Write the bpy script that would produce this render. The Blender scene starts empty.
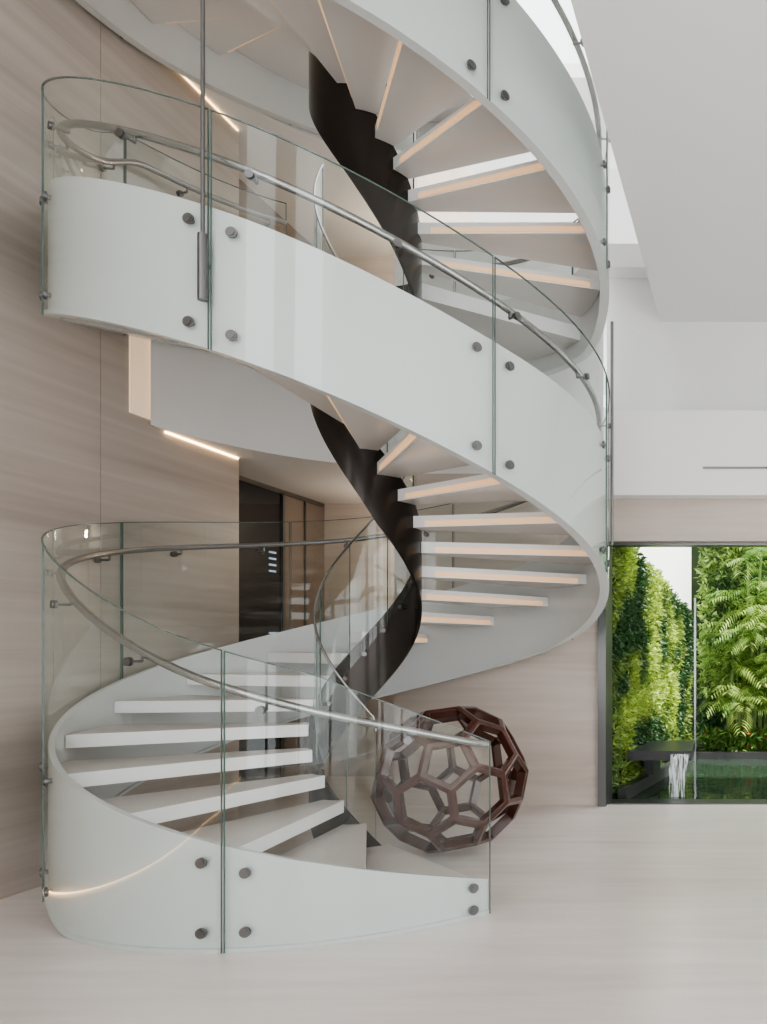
import bpy, bmesh, math, random
from mathutils import Vector, Matrix, noise
random.seed(7)
D=5.754; U=0.00751; EYE=1.6
CX=-0.5*D; CY=D; R=0.307*D; RI=0.066*D
def H_(u): return EYE+u*U
FLOORU=-213.05
scene=bpy.context.scene
# ------------------------------------------------------------ materials
def nt(name):
    m=bpy.data.materials.new(name); m.use_nodes=True
    return m,m.node_tree.nodes,m.node_tree.links
def simple(name,col,rough=0.5,metal=0.0,spec=0.5,emis=None,es=0,coat=0):
    m,n,l=nt(name); b=n['Principled BSDF']
    b.inputs['Base Color'].default_value=(*col,1); b.inputs['Roughness'].default_value=rough
    b.inputs['Metallic'].default_value=metal; b.inputs['Specular IOR Level'].default_value=spec
    b.inputs['Coat Weight'].default_value=coat
    if emis: b.inputs['Emission Color'].default_value=(*emis,1); b.inputs['Emission Strength'].default_value=es
    return m
def streak(name,c1,c2,c3,scale,rough,fine=(1,1,20),fineamt=.25):
    m,n,l=nt(name); b=n['Principled BSDF']
    tc=n.new('ShaderNodeTexCoord'); mp=n.new('ShaderNodeMapping'); mp.inputs['Scale'].default_value=scale
    l.new(tc.outputs['Object'],mp.inputs['Vector'])
    a=n.new('ShaderNodeTexNoise'); a.inputs['Scale'].default_value=1.0; a.inputs['Detail'].default_value=6; a.inputs['Roughness'].default_value=.62; a.inputs['Distortion'].default_value=.5
    l.new(mp.outputs[0],a.inputs['Vector'])
    mp2=n.new('ShaderNodeMapping'); mp2.inputs['Scale'].default_value=fine
    l.new(tc.outputs['Object'],mp2.inputs['Vector'])
    a2=n.new('ShaderNodeTexNoise'); a2.inputs['Scale'].default_value=1.0; a2.inputs['Detail'].default_value=4; a2.inputs['Distortion'].default_value=.3
    l.new(mp2.outputs[0],a2.inputs['Vector'])
    mm=n.new('ShaderNodeMix'); mm.data_type='FLOAT'; mm.inputs[0].default_value=fineamt
    l.new(a.outputs['Fac'],mm.inputs[2]); l.new(a2.outputs['Fac'],mm.inputs[3])
    r=n.new('ShaderNodeValToRGB'); e=r.color_ramp.elements
    e[0].position=.33; e[0].color=(*c1,1); e[1].position=.67; e[1].color=(*c3,1)
    x=e.new(.5); x.color=(*c2,1)
    l.new(mm.outputs[0],r.inputs['Fac']); l.new(r.outputs[0],b.inputs['Base Color'])
    b.inputs['Roughness'].default_value=rough
    return m
M_floor=streak('floor_stone',(.66,.60,.555),(.735,.68,.635),(.80,.75,.71),(.35,1.6,1),.26,(1.0,12,1),.35)
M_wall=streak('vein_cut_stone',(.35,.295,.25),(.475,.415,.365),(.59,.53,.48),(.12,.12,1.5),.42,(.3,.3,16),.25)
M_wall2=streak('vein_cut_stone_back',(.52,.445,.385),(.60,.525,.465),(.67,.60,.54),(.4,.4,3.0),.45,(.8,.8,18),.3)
M_white=simple('white_plaster',(.87,.87,.865),.7)
M_ceil=simple('ceiling_paint',(.87,.865,.865),.8)
M_str=simple('white_lacquer_steel',(.665,.69,.68),.24)
M_fascia=simple('white_fascia_paint',(.82,.82,.81),.5)
M_tread=simple('white_tread_face',(.88,.88,.87),.3)
M_ttop=simple('tread_stone_top',(.62,.57,.53),.3)
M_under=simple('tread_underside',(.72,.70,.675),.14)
M_dark=simple('dark_bronze_steel',(.045,.038,.033),.22,.65)
M_steel=simple('brushed_steel',(.42,.43,.43),.25,1.0)
M_brass=simple('brass_rail',(.42,.31,.18),.25,1.0)
M_steelD=simple('dark_steel',(.20,.20,.20),.35,1.0)
M_wood=simple('polished_red_wood',(.068,.022,.014),.22,coat=.3)
M_led=simple('warm_led',(1,.8,.6),.5,emis=(1,.66,.34),es=6)
M_ledu=simple('warm_led_upper',(1,.8,.6),.5,emis=(1,.66,.34),es=3)
M_ledf=simple('warm_led_floor',(1,.8,.6),.5,emis=(1,.66,.34),es=4)
M_led2=simple('warm_led_soft',(.75,.55,.38),.5,emis=(1,.58,.28),es=.34)
M_niche_glow=simple('stone_painted_glow',(.7,.6,.5),.5,emis=(1,.72,.46),es=.28)  # emission stands in for warm light falling on the stone
M_down=simple('downlight_lens',(1,1,1),.5,emis=(1,.85,.65),es=6)
M_black=simple('black_glass',(.01,.011,.014),.06)
M_brown=simple('taupe_panel',(.24,.195,.165),.4)
M_edge=simple('glass_edge_green',(.11,.155,.14),.15)
M_darkstone=simple('dark_stone',(.05,.05,.052),.3)
M_soil=simple('dark_planting_soil',(.02,.04,.012),.9)
M_reflection=simple('blue_glass_reflection',(.45,.6,.8),.4,emis=(.5,.7,1),es=.2)  # bluish reflections in the dark glass, put into colour and emission
def mk_glass():
    m,n,l=nt('clear_glass'); n.remove(n['Principled BSDF']); out=n['Material Output']
    t=n.new('ShaderNodeBsdfTransparent'); t.inputs[0].default_value=(.935,.962,.95,1)
    g=n.new('ShaderNodeBsdfGlossy'); g.inputs['Roughness'].default_value=0.01; g.inputs[0].default_value=(.95,1,.98,1)
    lw=n.new('ShaderNodeLayerWeight'); lw.inputs['Blend'].default_value=.5
    p=n.new('ShaderNodeMath'); p.operation='POWER'; p.inputs[1].default_value=3.4
    q=n.new('ShaderNodeMath'); q.operation='MULTIPLY_ADD'; q.inputs[1].default_value=.75; q.inputs[2].default_value=.042
    mx=n.new('ShaderNodeMixShader')
    l.new(lw.outputs['Facing'],p.inputs[0]); l.new(p.outputs[0],q.inputs[0]); l.new(q.outputs[0],mx.inputs[0])
    l.new(t.outputs[0],mx.inputs[1]); l.new(g.outputs[0],mx.inputs[2]); l.new(mx.outputs[0],out.inputs[0])
    return m
M_glass=mk_glass()
def mk_water():
    m,n,l=nt('pool_water'); b=n['Principled BSDF']
    b.inputs['Base Color'].default_value=(.03,.05,.035,1); b.inputs['Roughness'].default_value=.06; b.inputs['Specular IOR Level'].default_value=.6
    no=n.new('ShaderNodeTexNoise'); no.inputs['Scale'].default_value=7; no.inputs['Detail'].default_value=3
    bu=n.new('ShaderNodeBump'); bu.inputs['Strength'].default_value=.5; bu.inputs['Distance'].default_value=.03
    l.new(no.outputs['Fac'],bu.inputs['Height']); l.new(bu.outputs[0],b.inputs['Normal'])
    return m
M_water=mk_water()
def mk_fall():
    m,n,l=nt('falling_water'); b=n['Principled BSDF']; out=n['Material Output']
    b.inputs['Base Color'].default_value=(.85,.9,.92,1); b.inputs['Roughness'].default_value=.15
    tc=n.new('ShaderNodeTexCoord'); mp=n.new('ShaderNodeMapping'); mp.inputs['Scale'].default_value=(50,20,3); l.new(tc.outputs['Object'],mp.inputs[0])
    no=n.new('ShaderNodeTexNoise'); no.inputs['Scale'].default_value=1; l.new(mp.outputs[0],no.inputs['Vector'])
    r=n.new('ShaderNodeValToRGB'); r.color_ramp.elements[0].position=.34; r.color_ramp.elements[1].position=.56; l.new(no.outputs['Fac'],r.inputs[0])
    t=n.new('ShaderNodeBsdfTransparent'); mx=n.new('ShaderNodeMixShader')
    l.new(r.outputs[0],mx.inputs[0]); l.new(t.outputs[0],mx.inputs[1]); l.new(b.outputs[0],mx.inputs[2]); l.new(mx.outputs[0],out.inputs[0])
    return m
M_fall=mk_fall()
def mk_leaf():
    m,n,l=nt('leaf_foliage'); b=n['Principled BSDF']; out=n['Material Output']
    a=n.new('ShaderNodeVertexColor'); a.layer_name='Col'
    l.new(a.outputs[0],b.inputs['Base Color']); b.inputs['Roughness'].default_value=.45
    t=n.new('ShaderNodeBsdfTranslucent'); l.new(a.outputs[0],t.inputs[0])
    mx=n.new('ShaderNodeMixShader'); mx.inputs[0].default_value=.35
    l.new(b.outputs[0],mx.inputs[1]); l.new(t.outputs[0],mx.inputs[2]); l.new(mx.outputs[0],out.inputs[0])
    return m
M_leaf=mk_leaf()
# ------------------------------------------------------------ helpers
def empty(name,loc=(0,0,0)):
    e=bpy.data.objects.new(name,None); e.location=loc; scene.collection.objects.link(e); return e
def mesh_obj(name,verts,faces,mats,parent=None,smooth=False,fm=None):
    me=bpy.data.meshes.new(name); me.from_pydata([tuple(v) for v in verts],[],faces); me.update()
    o=bpy.data.objects.new(name,me); scene.collection.objects.link(o)
    for m in (mats if isinstance(mats,list) else [mats]): me.materials.append(m)
    if fm: me.polygons.foreach_set('material_index',fm)
    if smooth: me.polygons.foreach_set('use_smooth',[True]*len(me.polygons))
    if parent: o.parent=parent
    return o
class MB:
    def __init__(s): s.v=[]; s.f=[]; s.m=[]
    def box(s,x0,x1,y0,y1,z0,z1,mi=0):
        b=len(s.v)
        s.v+=[(x0,y0,z0),(x1,y0,z0),(x1,y1,z0),(x0,y1,z0),(x0,y0,z1),(x1,y0,z1),(x1,y1,z1),(x0,y1,z1)]
        for q in ((0,3,2,1),(4,5,6,7),(0,1,5,4),(1,2,6,5),(2,3,7,6),(3,0,4,7)):
            s.f.append(tuple(b+i for i in q)); s.m.append(mi)
    def prism(s,pts,z0,z1,mt=0,mb=0,ms=0):
        b=len(s.v); n=len(pts)
        ar=sum(pts[i][0]*pts[(i+1)%n][1]-pts[(i+1)%n][0]*pts[i][1] for i in range(n))
        if ar<0: pts=pts[::-1]
        s.v+=[(p[0],p[1],z0) for p in pts]+[(p[0],p[1],z1) for p in pts]
        s.f.append(tuple(b+i for i in reversed(range(n)))); s.m.append(mb)
        s.f.append(tuple(b+n+i for i in range(n))); s.m.append(mt)
        for i in range(n):
            j=(i+1)%n; s.f.append((b+i,b+j,b+n+j,b+n+i)); s.m.append(ms)
    def cyl(s,p,axis,r,l,seg=14,mi=0):
        axis=Vector(axis).normalized(); t=axis.orthogonal().normalized(); w=axis.cross(t)
        b=len(s.v); p=Vector(p)
        for k in (0,1):
            for i in range(seg):
                an=2*math.pi*i/seg
                s.v.append(tuple(p+axis*(l*k)+t*(r*math.cos(an))+w*(r*math.sin(an))))
        for i in range(seg):
            j=(i+1)%seg; s.f.append((b+i,b+j,b+seg+j,b+seg+i)); s.m.append(mi)
        s.f.append(tuple(b+i for i in reversed(range(seg)))); s.m.append(mi)
        s.f.append(tuple(b+seg+i for i in range(seg))); s.m.append(mi)
    def obj(s,name,mats,parent=None,smooth=False): return mesh_obj(name,s.v,s.f,mats,parent,smooth,s.m)
def boxo(name,x0,x1,y0,y1,z0,z1,mat,parent=None):
    b=MB(); b.box(x0,x1,y0,y1,z0,z1); return b.obj(name,mat,parent)
def interp(tab):
    xs=[p[0] for p in tab]; ys=[p[1] for p in tab]; n=len(xs)
    d=[(ys[i+1]-ys[i])/(xs[i+1]-xs[i]) for i in range(n-1)]
    m=[d[0]]+[0 if d[i-1]*d[i]<=0 else 2*d[i-1]*d[i]/(d[i-1]+d[i]) for i in range(1,n-1)]+[d[-1]]
    def f(a):
        if a<=xs[0]: return ys[0]
        if a>=xs[-1]: return ys[-1]
        i=0
        while a>xs[i+1]: i+=1
        h=xs[i+1]-xs[i]; t=(a-xs[i])/h
        return (2*t**3-3*t*t+1)*ys[i]+(t**3-2*t*t+t)*h*m[i]+(-2*t**3+3*t*t)*ys[i+1]+(t**3-t*t)*h*m[i+1]
    return f
def th(a): return math.radians(-42-a)
def pol(r,a): return (CX+r*math.cos(th(a)),CY+r*math.sin(th(a)))
# tread schedule ------------------------------------------------
RIS=22.7; DA=21.8; DB=16.5; A17=17*DA; A_L=A17+8*DB; A_L2=640.; DA3=18.5
LAND=FLOORU+RIS*26
def L(a):
    if a<A17: return FLOORU+RIS*(a/DA+.5)
    if a<A_L: return FLOORU+RIS*(17.5+(a-A17)/DB)
    if a<A_L2: return LAND
    return min(LAND+RIS*((a-A_L2)/DA3+.3),LAND+RIS*13)
T=interp([(0,-186),(46,-137),(95,-81),(138,-30),(180,18),(228,75),(270,128),(307,198),(360,244),(406,304),(455,364),(500,410),(540,428)])
B=interp([(0,-212.6),(75,-212.6),(95,-192),(138,-140),(180,-92),(228,-43),(270,5),(307,60),(360,138),(406,205),(455,261),(500,312),(540,338),(640,342),(667,372),(720,432),(765,488),(810,542),(858,603),(903,632),(960,640)])
Hh=interp([(0,-80),(46,-28),(95,55),(138,95),(198,133),(228,160),(307,235),(360,282),(406,342),(455,411),(485,452),(500,484),(540,506)])
def T3(a): return B(a)+105
def H3(a): return L(a)+112
def G1(a): return Hh(a)+4+24*min(1,a/30)
def G3(a): return H3(a)+28
OP0=540; OP1=574
# ------------------------------------------------------------ staircase
stair=empty('spiral_staircase',(CX,CY,0))
def par(o):
    o.parent=stair; o.matrix_parent_inverse=Matrix.Translation((-CX,-CY,0)); return o
def ribbon(name,ro,ri,a0,a1,top,bot,mat,step=2.5,smooth=True):
    n=max(1,int(math.ceil((a1-a0)/step))); v=[];f=[]
    for i in range(n+1):
        a=a0+(a1-a0)*i/n; xo=pol(ro,a); xi=pol(ri,a); zt=H_(top(a)); zb=H_(bot(a))
        v+=[(*xo,zb),(*xo,zt),(*xi,zt),(*xi,zb)]
    for i in range(n):
        b=4*i
        for k in range(4):
            k2=(k+1)%4; f.append((b+k,b+k2,b+4+k2,b+4+k))
    f.append((0,3,2,1)); b=4*n; f.append((b,b+1,b+2,b+3))
    o=mesh_obj(name,v,f,mat); par(o)
    if smooth:
        o.data.polygons.foreach_set('use_smooth',[True]*(len(f)-2)+[False]*2)
        o.data.set_sharp_from_angle(angle=math.radians(35))
    return o
def sheet(r,a0,a1,top,bot,V,F,step=2.5):
    n=max(1,int(math.ceil((a1-a0)/step))); b=len(V)
    for i in range(n+1):
        a=a0+(a1-a0)*i/n; p=pol(r,a); V+=[(*p,H_(bot(a))),(*p,H_(top(a)))]
    for i in range(n):
        k=b+2*i; F.append((k,k+2,k+3,k+1))
ribbon('outer_stringer',R,R-.03,0,OP0,T,B,M_str)
ribbon('outer_stringer_flight_2',R,R-.03,OP1,960,T3,B,M_str)
ribbon('outer_stringer_lip',R+.022,R-.05,0,OP0,lambda a:B(a)+2.5,lambda a:B(a)-.3,M_str)
ribbon('outer_stringer_lip_2',R+.022,R-.05,OP1,960,lambda a:B(a)+2.5,lambda a:B(a)-.3,M_str)
ribbon('landing_edge_band',R,R-.03,OP0,OP1,lambda a:LAND,B,M_str)
def TI(a): return L(a)+4
def BI(a): return max(L(a)-(70 if a<A_L else 92),-212.6)
ribbon('inner_stringer',RI,RI-.022,0,A_L,TI,BI,M_dark)
ribbon('inner_stringer_2',RI,RI-.022,A_L,A_L2,lambda a:LAND+4,lambda a:LAND-70-16*(a-A_L)/(A_L2-A_L),M_dark)
ribbon('inner_stringer_3',RI,RI-.022,A_L2,900,TI,BI,M_dark)
# treads
tb=MB(); led=MB()
def wedge(a0,a1,ztop,thick,mb):
    n=max(2,int((a1-a0)/4)); ro=R-.035; ri=RI+.003
    pts=[pol(ri,a0+(a1-a0)*i/n) for i in range(n+1)]+[pol(ro,a1-(a1-a0)*i/n) for i in range(n+1)]
    mb.prism(pts,ztop-thick,ztop,2,1,0)
def ledstrip(a,z):
    ro=R-.12; ri=RI+.10; w=.5
    led.prism([pol(ri,a),pol(ro,a),pol(ro,a+w),pol(ri,a+w)],z+.010,z+.045)
TH=.085
for k in range(1,26):
    a0=(k-1)*DA if k<=17 else A17+(k-18)*DB
    da=DA if k<=17 else DB
    z=H_(FLOORU+RIS*k)
    wedge(a0,a0+da+1.2,z,TH,tb)
    if k>9: ledstrip(a0+da+1.3,z-TH)
zl=H_(LAND)
wedge(A_L,A_L2,zl,.12,tb)
k=0; a=A_L2
while a<875:
    k+=1; z=zl+RIS*U*k; wedge(a,a+DA3+1.2,z,TH,tb); ledstrip(a+DA3+1.3,z-TH); a+=DA3
ztop_l=zl+RIS*U*(k+1)
wedge(a,960,ztop_l,.12,tb)
par(tb.obj('treads',[M_tread,M_under,M_ttop])); par(led.obj('tread_led_strips',M_led2))
# glass + joints
GV=[];GF=[]; fit=MB()
joints=[43.3,91,136,181,226.5,272,317,359.2,405.4,452,497,542,587,632,676,720.3,766,811,856,901]
def panels(a0,a1,top,bot,tf,bf,r,gap=.16,fittings=True):
    js=[a0]+[j for j in joints if a0+6<j<a1-6]+[a1]
    for i in range(len(js)-1):
        s=js[i]+(gap if i else 0); e=js[i+1]-(gap if i<len(js)-2 else 0)
        sheet(r,s,e,top,bot,GV,GF)
        ribbon('glass_top_edge',r+.005,r-.005,s,e,top,lambda a:top(a)-.8,M_edge,smooth=False)
        for q in (s,e):
            w=.12; ribbon('glass_side_edge',r+.005,r-.005,q-(w if q==e else 0),q+(0 if q==e else w),top,bot,M_edge,smooth=False)
        if fittings:
            for q,sg in ((s,1),(e,-1)):
                aa=q+sg*3.3
                hs=[tf(aa)-14,bf(aa)+14] if tf(aa)-bf(aa)>50 else [tf(aa)-7,bf(aa)+6]
                for h in hs:
                    p=pol(R-.002,aa); d=Vector((math.cos(th(aa)),math.sin(th(aa)),0))
                    P0=Vector((*p,H_(h)))
                    fit.cyl(P0,d,.014,.03); fit.cyl(P0+d*.024,d,.028,.012,18); fit.cyl(P0+d*.036,d,.018,.004,18)
panels(0,OP0,G1,lambda a:max(B(a)-1,-212.5),T,B,R+.026)
panels(OP1,930,G3,lambda a:B(a)-1,T3,B,R+.026)
def GI(a): return L(a)+min(118,60+4*a)
sh=RI-.035
panels(12,A_L-1,GI,lambda a:max(L(a)-12,-212),None,None,sh,fittings=False)
panels(A_L2-30,880,lambda a:L(a)+118,lambda a:L(a)-10,None,None,sh,fittings=False)
o=mesh_obj('glass_balustrade',GV,GF,M_glass,smooth=True); par(o)
def tube(name,pts,r,mat):
    cu=bpy.data.curves.new(name,'CURVE'); cu.dimensions='3D'; cu.bevel_depth=r; cu.bevel_resolution=4; cu.use_fill_caps=True
    sp=cu.splines.new('POLY'); sp.points.add(len(pts)-1)
    for i,p in enumerate(pts): sp.points[i].co=(*p,1)
    cu.materials.append(mat); o=bpy.data.objects.new(name,cu); scene.collection.objects.link(o); return o
RR=R-.055
def helix(r,a0,a1,h,step=3):
    n=int((a1-a0)/step); return [(*pol(r,a0+(a1-a0)*i/n),H_(h(a0+(a1-a0)*i/n))) for i in range(n+1)]
par(tube('handrail',helix(RR,-1,OP0-1,Hh),.0215,M_steel))
par(tube('handrail_flight_2',helix(RR,OP1+1,930,H3),.0215,M_steel))
par(tube('inner_handrail',helix(RI-.035,12,A_L-1,GI),.009,M_steel))
par(tube('inner_handrail_2',helix(RI-.035,A_L2-30,880,lambda a:L(a)+118),.009,M_steel))
a=15
while a<925:
    if not OP0-2<a<OP1+2:
        h=Hh(a) if a<OP0 else H3(a); d=Vector((math.cos(th(a)),math.sin(th(a)),0))
        p=Vector((*pol(RR,a),H_(h)))
        fit.cyl(p+Vector((0,0,-.05)),(0,0,1),.007,.045,8); fit.cyl(p+Vector((0,0,-.05)),d,.008,.085,8)
        fit.cyl(p+Vector((0,0,-.05))+d*.062,d,.024,.012,16); fit.cyl(p+Vector((0,0,-.05))+d*.08,d,.022,.008,16)
    a+=22.6
for a in range(30,870,24):
    if A_L-4<a<A_L2-26: continue
    d=Vector((math.cos(th(a)),math.sin(th(a)),0)); p=Vector((*pol(RI-.05,a),H_(L(a)-14)))
    fit.cyl(p,d,.018,.03,12)
# hanging rods
ar=405.4; p=Vector((*pol(R+.05,ar+.6),0)); dd=Vector((math.cos(th(ar)),math.sin(th(ar)),0))
fit.cyl(p+Vector((0,0,H_(250))),(0,0,1),.010,(500-250)*U+.35,12)
fit.cyl(p+Vector((0,0,H_(236))),(0,0,1),.024,.34,16)
fit.cyl(p+Vector((0,0,H_(262)))-dd*.06,dd,.012,.07,12)
ar=308.5; p=Vector((*pol(R+.045,ar),0))
fit.cyl(p+Vector((0,0,H_(105))),(0,0,1),.012,(235)*U,12)
par(fit.obj('glass_fittings',M_steelD))
# ------------------------------------------------------------ room shell
X=lambda v:v*D
WL=-.818
TOP=H_(1050)
b=MB(); b.box(X(-.93),X(1.0),-3,X(1.335),-.2,0); b.box(X(-.93),X(-.27),X(1.335),X(1.66),-.2,0); b.obj('floor',M_floor)
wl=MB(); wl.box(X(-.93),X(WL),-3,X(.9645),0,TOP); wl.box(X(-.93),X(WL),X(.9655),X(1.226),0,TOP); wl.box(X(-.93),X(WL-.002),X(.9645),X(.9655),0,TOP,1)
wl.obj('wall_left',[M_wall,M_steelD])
boxo('trim_6',X(WL),X(WL)+.012,X(1.009),X(1.052),H_(235),H_(330),M_niche_glow)  # panel with the warm glow put into its material
boxo('wall_hall_left',X(-.93),X(-.90),X(1.226),X(1.62),0,TOP,M_brown)
boxo('wall_hall_back',X(-.93),X(-.60),X(1.62),X(1.66),0,TOP,M_wall2)
boxo('wall_back',X(-.618),X(-.262),X(1.33),X(1.37),0,H_(228),M_wall2)
boxo('wall_back_upper',X(-.618),X(-.262),X(1.331),X(1.37),H_(228),H_(546),M_white)
boxo('wall_hall_right',X(-.618),X(-.60),X(1.37),X(1.62),0,TOP,M_wall2)
boxo('wall_right_upper',X(-.262),X(1.0),X(1.40),X(1.44),H_(190),H_(546),M_white)
boxo('wall_header_beam',X(-.233),X(1.0),X(1.30),X(1.40),H_(195),H_(305),simple('header_white',(.92,.92,.91),.6))
boxo('trim_1',X(-.245),X(1.0),X(1.335),X(1.40),H_(139),H_(195),M_wall2)
boxo('trim_2',X(-.08),X(.4),X(1.2975),X(1.30),H_(229),H_(231.5),M_steelD)
boxo('trim_3',X(-.262),X(-.1),X(1.36),X(1.40),H_(514),H_(546),M_white)
boxo('balustrade_glass_upper_floor',X(-.262),X(-.166),X(1.385),X(1.387),H_(546),H_(660),M_glass)
df=MB(); df.box(X(-.262),X(-.248),X(1.318),X(1.38),0,H_(139)); df.box(X(-.248),X(1.0),X(1.35),X(1.38),H_(135),H_(139)); df.box(X(-.248),X(1.0),X(1.345),X(1.38),-.15,.003)
df.obj('trim_4',M_steelD)
boxo('ceiling',X(-.164),X(1.02),-3,X(1.40),H_(452),H_(546),M_ceil)
boxo('void_sun_blocker',X(-.164),X(-.14),-3,X(2.0),H_(546),TOP,M_white)  # unseen wall, added to keep the sun off the upper stairs
boxo('wall_void_back',X(-.93),X(-.14),X(2.0),X(2.04),H_(546),TOP,M_white)
boxo('floor_upper_gallery',X(-.60),X(-.14),X(1.44),X(2.0),H_(500),H_(546),M_white)
rf=MB(); rf.box(X(-.93),X(-.6),-3,X(2.04),TOP,TOP+.2); rf.box(X(-.2),X(-.14),-3,X(2.04),TOP,TOP+.2); rf.box(X(-.6),X(-.2),-3,X(.75),TOP,TOP+.2); rf.box(X(-.6),X(-.2),X(1.85),X(2.04),TOP,TOP+.2)
rf.obj('roof',M_white)
wr=MB(); wr.box(X(1.0),X(1.04),2.2,X(1.40),0,H_(452)); wr.box(X(1.0),X(1.04),-3,2.2,3.6,H_(452)); wr.box(X(1.0),X(1.04),-3,2.2,0,.3)
wr.obj('wall_right',M_white)
wn=MB()
for yy in (-3,-1.3,.4,2.1): wn.box(X(1.0),X(1.02),yy,yy+.06,.3,3.6)
wn.obj('window_1',M_steelD)
wf=MB()
for i in range(8):
    xx=X(-.93)+i*1.55; wf.box(xx,xx+.12,-3.1,-3.0,0,H_(452))
for zz in (2.6,4.9): wf.box(X(-.93),X(1.0),-3.1,-3.0,zz,zz+.12)
wf.obj('reflection_mullions',M_steelD)  # unseen bars behind the camera, added to streak the glass reflections
pf=MB(); pf.box(-3.3,-2.3,-3.3,-3.12,0,TOP); pf.box(1.0,2.2,-3.3,-3.12,0,H_(452)); pf.box(X(-.93),-5.0,-3.3,-3.12,0,TOP)
pf.obj('reflection_piers',M_wall)  # unseen piers, added to give the glass something to reflect
def slab(name,z0,z1):
    pts=[]; rr=R+.045
    for i in range(25):
        t=math.radians(173-(173-112)*i/24); pts.append((CX+rr*math.cos(t),CY+rr*math.sin(t)))
    pts+=[(X(-.618),X(1.62)),(X(-.90),X(1.62)),(X(-.90),X(1.226)),(X(WL),X(1.226)),(X(WL),X(1.054))]
    m=MB(); m.prism(pts,z0,z1); return m.obj(name,M_fascia)
slab('floor_second_level',H_(229),zl); slab('floor_third_level',H_(630),ztop_l)
lm=MB(); lm.box(X(WL)+.004,X(WL)+.012,X(1.07),X(1.222),H_(227),H_(228.6)); lm.box(X(WL)+.004,X(WL)+.010,X(1.07),X(1.222),H_(628),H_(629.6),2); lm.box(X(WL)+.002,X(WL)+.012,-2,X(.83),.004,.014,1)
lm.obj('cove_led_strip',[M_led,M_ledf,M_ledu])
dl=MB()
for (x,z) in ((-.70,1.45),(-.735,1.52)):
    for hh in (228.8,629.6): dl.cyl((X(x),X(z),H_(hh)-.006),(0,0,1),.028,.006,16)
dl.obj('recessed_downlight',M_down)
d1=MB(); xx=X(-.8985)
d1.box(X(-.8999),xx,X(1.235),X(1.47),0,H_(222),0)
d1.box(X(-.8999),xx+.02,X(1.468),X(1.475),0,H_(226),1)
d1.box(X(-.8999),xx+.02,X(1.235),X(1.61),H_(222),H_(226),1)
d1.box(X(-.8999),xx+.012,X(1.545),X(1.548),0,H_(222),1)
for i in range(4):  # thin bars painting window reflections on the door glass
    z=H_(105+i*9); d1.box(xx,xx+.01,X(1.43),X(1.45),z,z+.02,2)
for i in range(3):
    z=H_(0+i*8); d1.box(xx,xx+.01,X(1.43),X(1.455),z,z+.02,2)
d1.obj('door_1',[M_black,M_steelD,M_reflection])
# ------------------------------------------------------------ sphere sculpture
phi=(1+5**.5)/2
iv=[Vector(p) for p in [(0,1,phi),(0,1,-phi),(0,-1,phi),(0,-1,-phi),(1,phi,0),(1,-phi,0),(-1,phi,0),(-1,-phi,0),(phi,0,1),(phi,0,-1),(-phi,0,1),(-phi,0,-1)]]
adj={i:[j for j in range(12) if j!=i and abs((iv[i]-iv[j]).length-2)<.01] for i in range(12)}
vid={}; sv=[]
for i in range(12):
    for j in adj[i]: vid[(i,j)]=len(sv); sv.append((iv[i]*2+iv[j])/3)
sf=[]
for i in range(12):
    nrm=iv[i].normalized(); t=(iv[adj[i][0]]-iv[i]); t=(t-nrm*t.dot(nrm)).normalized(); w=nrm.cross(t)
    o_=sorted(adj[i],key=lambda j:math.atan2((iv[j]-iv[i]).dot(w),(iv[j]-iv[i]).dot(t)))
    sf.append([vid[(i,j)] for j in o_])
for i in range(12):
    for j in adj[i]:
        for k in adj[i]:
            if i<j<k and k in adj[j]:
                q=[vid[(i,j)],vid[(j,i)],vid[(j,k)],vid[(k,j)],vid[(k,i)],vid[(i,k)]]
                c=sum((sv[x] for x in q),Vector())/6
                if (sv[q[1]]-sv[q[0]]).cross(sv[q[2]]-sv[q[1]]).dot(c)<0: q.reverse()
                sf.append(q)
rad=77*U; sc=rad/sv[0].length
rot=Matrix.Rotation(math.radians(50),4,'Z')@Matrix.Rotation(math.radians(-12),4,'X')@Matrix.Rotation(math.radians(20),4,'Y')
sv=[rot@(p*sc) for p in sv]
me=bpy.data.meshes.new('wooden_geodesic_sphere'); me.from_pydata([tuple(p) for p in sv],[],sf)
bm=bmesh.new(); bm.from_mesh(me); fs=list(bm.faces)
bmesh.ops.inset_individual(bm,faces=fs,thickness=.036,use_even_offset=True)
bmesh.ops.delete(bm,geom=fs,context='FACES'); bm.to_mesh(me); bm.free()
ball=bpy.data.objects.new('wooden_geodesic_sphere',me); scene.collection.objects.link(ball); me.materials.append(M_wood)
zmin=min(p.z for p in sv); ball.location=(-298/766*1.032*D,1.032*D,-zmin+.002)
s=ball.modifiers.new('s','SOLIDIFY'); s.thickness=.075; s.offset=-1
s=ball.modifiers.new('b','BEVEL'); s.width=.006; s.segments=2
# ------------------------------------------------------------ garden
class Leaves:
    def __init__(s): s.v=[]; s.f=[]; s.c=[]
    def leaf(s,p,d,n,l,w,col):
        d=d.normalized(); sd=d.cross(n)
        if sd.length<1e-4: sd=d.orthogonal()
        sd.normalize(); nn=sd.cross(d)
        b=len(s.v); p=Vector(p)
        s.v+=[p,p+d*l*.45+sd*w*.5+nn*l*.06,p+d*l-nn*l*.15,p+d*l*.45-sd*w*.5+nn*l*.06]
        s.f.append((b,b+1,b+2,b+3)); s.c.append(col)
    def obj(s,name,parent=None):
        o=mesh_obj(name,s.v,s.f,M_leaf,parent)
        ca=o.data.color_attributes.new('Col','FLOAT_COLOR','CORNER')
        arr=[]
        for c in s.c: arr+=[c[0],c[1],c[2],1]*4
        ca.data.foreach_set('color',arr); return o
def rv(): return Vector((random.gauss(0,1),random.gauss(0,1),random.gauss(0,1))).normalized()
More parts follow.
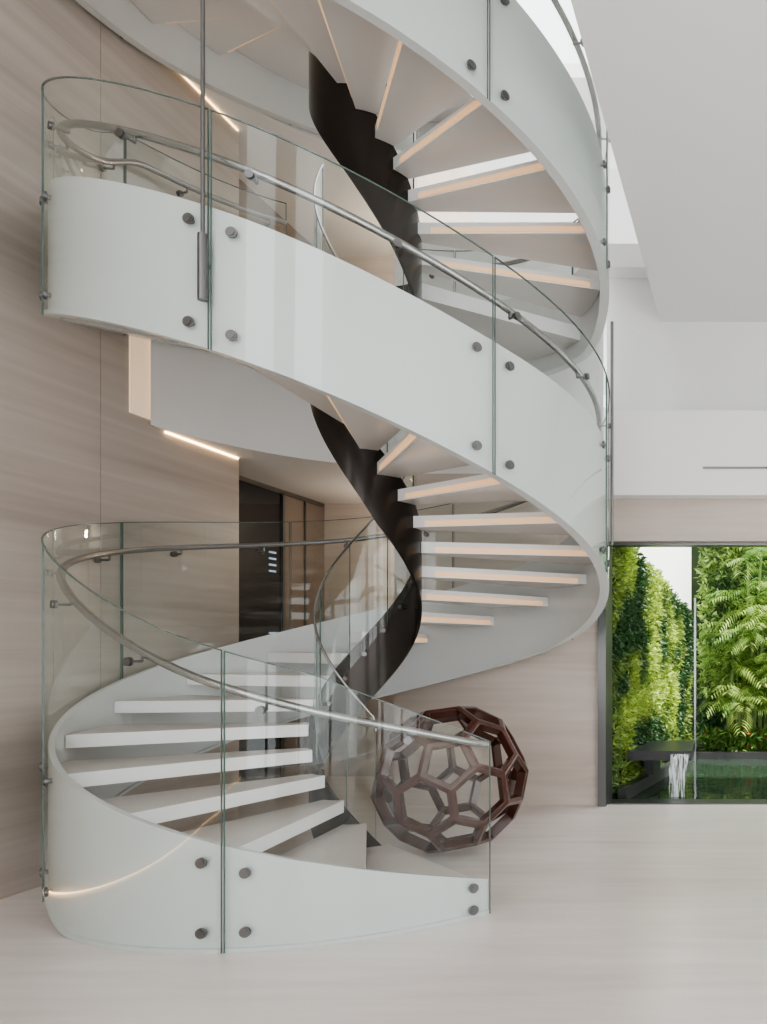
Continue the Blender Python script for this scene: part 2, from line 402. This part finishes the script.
P1=Vector((X(-.268),X(1.40),0)); P2=Vector((X(-.165),X(1.97),0)); dirw=(P2-P1); nw=Vector((dirw.y,-dirw.x,0)).normalized()
def gtop(t): return H_(172)*(1-t)+H_(66)*t
vg=empty('vertical_garden',(0,0,0))
q=-nw*.10
m=MB(); m.v=[tuple(P1+Vector((0,0,-.04))),tuple(P2+Vector((0,0,-.04))),tuple(P2+Vector((0,0,gtop(1)))),tuple(P1+Vector((0,0,gtop(0)))),tuple(P1+q+Vector((0,0,-.04))),tuple(P2+q+Vector((0,0,-.04))),tuple(P2+q+Vector((0,0,gtop(1)))),tuple(P1+q+Vector((0,0,gtop(0))))]
m.f=[(0,1,2,3),(7,6,5,4),(3,2,6,7),(1,5,6,2),(0,3,7,4),(0,4,5,1)]; m.m=[0]*6
m.obj('planting_panel',M_soil,vg)
lv=Leaves()
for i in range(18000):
    t=random.random()**.9; z=random.random()*gtop(t)
    p=P1+dirw*t+Vector((0,0,z))
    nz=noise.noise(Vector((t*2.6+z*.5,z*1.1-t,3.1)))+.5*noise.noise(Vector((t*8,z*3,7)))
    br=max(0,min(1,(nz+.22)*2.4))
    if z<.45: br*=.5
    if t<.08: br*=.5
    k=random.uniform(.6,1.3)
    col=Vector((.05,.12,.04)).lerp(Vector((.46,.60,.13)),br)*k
    bulge=.02+.10*max(0,nz)+random.random()*.06
    d=(rv()+nw*.8+Vector((0,0,.1))) if br>.4 else (rv()+nw*.5+Vector((0,0,-.5)))
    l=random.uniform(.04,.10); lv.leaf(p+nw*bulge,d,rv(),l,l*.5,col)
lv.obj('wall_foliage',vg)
gw=MB(); qa=-nw*.3
pts=[(P1+q*1.1),(P2+q*1.1+dirw*.22),(P2+qa+dirw*.22),(P1+qa)]
gw.prism([(p.x,p.y) for p in pts],0,4.2); gw.obj('wall_garden_left',simple('garden_wall_white',(.9,.9,.9),.8))
boxo('garden_post',X(-.139)-.0,X(-.139)+.03,X(1.90),X(1.90)+.03,-.05,H_(90),M_steel)
pal=0
def palm(x,y,h,n,seed):
    global pal
    random.seed(seed); nm='palm_plant' if pal==0 else 'palm_plant.%03d'%pal; pal+=1
    e=empty(nm,(x,y,0)); lf=Leaves(); st=MB()
    for sidx in range(4):
        bx=random.uniform(-.12,.12); by=random.uniform(-.08,.08); hh=h*random.uniform(.4,1.0)
        lean=Vector((random.uniform(-.08,.12),random.uniform(-.1,.05),1))
        st.cyl((bx,by,0),lean,.018,hh*lean.length*.92,8)
        top=Vector((bx,by,0))+lean*hh*.9
        for k in range(n):
            az=random.uniform(0,2*math.pi); up=random.uniform(.4,1.8); fl=random.uniform(.5,.95)
            d=Vector((math.cos(az),math.sin(az)-.3,up)).normalized(); p=top.copy(); steps=15
            base=Vector((.14,.29,.06)).lerp(Vector((.44,.60,.16)),random.random())
            for s_ in range(steps):
                d=(d+Vector((0,0,-.10))).normalized(); p=p+d*fl/steps
                if y+p.y>X(2.18): p.y=X(2.18)-y
                if x+p.x<X(-.115): p.x=X(-.115)-x+random.uniform(0,.03)
                sd=d.cross(Vector((0,0,1)))
                if sd.length<.01: sd=Vector((1,0,0))
                sd.normalize(); w=.22*math.sin(math.pi*(s_+1.5)/(steps+2))+.05
                for sg in (1,-1):
                    lf.leaf(p,sd*sg+d*.7+Vector((0,0,-.25)),Vector((0,0,1))+rv()*.3,w,.024,base*random.uniform(.6,1.25))
    lf.obj('fronds',e); st.obj('stems',simple(nm+'_cane',(.2,.28,.08),.6),e)
for k,(x,z,h) in enumerate(((-.045,2.04,1.5),(-.0,2.05,2.2),(.04,2.07,2.8),(.09,2.04,1.6),(.15,2.06,2.5),(.22,2.05,2.2),(-.03,2.1,3.0),(.30,2.05,2.5),(.012,2.1,3.4))):
    palm(X(x),X(z),h,9,100+k)
random.seed(5); hb=Leaves()
for i in range(16000):
    x=random.uniform(-.145,.42); z=random.random()**1.1*4.0
    dp=random.uniform(2.20,2.255)
    nz=noise.noise(Vector((x*9,z*1.2,1)))
    br=max(0,min(1,.4+nz*1.6)); l=random.uniform(.07,.17)
    hb.leaf((X(x),X(dp),z),rv()+Vector((0,-.6,-.1)),rv(),l,l*.38,Vector((.05,.13,.04)).lerp(Vector((.38,.54,.14)),br)*random.uniform(.6,1.2))
hb.obj('garden_hedge')
gb=Leaves()
for i in range(3000):
    x=random.uniform(-.12,.42); z=random.random()*.30
    l=random.uniform(.06,.15); c=(.18,.33,.08) if random.random()>.04 else (.5,.10,.03)
    gb.leaf((X(x),X(random.uniform(1.965,2.0)),z+.02),rv()+Vector((0,-.3,.6)),rv(),l,l*.35,Vector(c)*random.uniform(.4,1.3))
gb.obj('groundcover_plants')
boxo('wall_garden_back',X(-.3),X(.9),X(2.30),X(2.33),-.2,4.5,M_soil)
boxo('garden_ground',X(-.3),X(.9),X(1.95),X(2.30),-.3,.0,M_soil)
boxo('reflecting_pool',X(-.30),X(.9),X(1.38),X(1.93),-.3,-.05,M_water)
boxo('trim_5',X(-.15),X(.9),X(1.93),X(1.95),-.1,.04,M_darkstone)
# stone trough with water spout along the green wall
sb=MB()
xw=lambda zz,o=.12: P1.x+dirw.x*((X(zz)-P1.y)/dirw.y)+o
sb.prism([(xw(1.47),X(1.47)),(X(-.112),X(1.47)),(X(-.116),X(1.63)),(xw(1.63),X(1.63))],.325,.43)
sb.prism([(xw(1.41,.13),X(1.41)),(xw(1.41,.22),X(1.41)),(xw(1.9,.22),X(1.9)),(xw(1.9,.13),X(1.9))],-.05,.08)
sb.prism([(xw(1.56,.13),X(1.56)),(xw(1.56,.24),X(1.56)),(xw(1.61,.24),X(1.61)),(xw(1.61,.13),X(1.61))],.08,.325)
sb.obj('stone_water_bench',M_darkstone)
vs=[];fs_=[]
for i in range(11):
    t=i/10
    for j in range(11):
        s_=j/10; vs.append((X(-.153)+s_*X(.036)*(1-.2*t)+.006*math.sin(i*1.3+j*2),X(1.468)-.005-.12*t**.5+.008*math.sin(j*3+i),.40-.45*t))
for i in range(10):
    for j in range(10):
        q0=i*11+j; fs_.append((q0,q0+1,q0+12,q0+11))
mesh_obj('waterfall',vs,fs_,M_fall,None,True)
# ------------------------------------------------------------ lights
w=bpy.data.worlds.new('World'); scene.world=w; w.use_nodes=True
bg=w.node_tree.nodes['Background']; bg.inputs[0].default_value=(.95,.97,1,1); bg.inputs[1].default_value=2.2
sl=bpy.data.lights.new('sun','SUN'); sl.energy=6; sl.angle=.03; sl.color=(1,.95,.86)
so=bpy.data.objects.new('sun',sl); scene.collection.objects.link(so)
so.rotation_euler=Vector((-.55,.22,-1)).to_track_quat('-Z','Y').to_euler()
for i,hh in enumerate((150,560)):
    pl=bpy.data.lights.new('hall_fill','POINT'); pl.energy=9; pl.color=(1,.86,.70); pl.shadow_soft_size=.06  # added fill light to brighten the hall, no visible fixture
    po=bpy.data.objects.new('hall_fill',pl); po.location=(X(-.66),X(1.50),H_(hh)); scene.collection.objects.link(po)
# ------------------------------------------------------------ camera
cd=bpy.data.cameras.new('camera'); cam=bpy.data.objects.new('camera',cd); scene.collection.objects.link(cam)
cam.location=(0,0,EYE); cam.rotation_euler=(math.pi/2,0,0)
cd.sensor_fit='HORIZONTAL'; cd.sensor_width=36; cd.lens=36*766/767
cd.shift_x=(383.5-750)/767; cd.shift_y=(645-512)/767; cd.clip_start=.05
scene.camera=cam
try: scene.cycles.transparent_max_bounces=32
except Exception: pass
scene.view_settings.view_transform='AgX'
scene.view_settings.look='AgX - Medium High Contrast'
scene.view_settings.exposure=.72
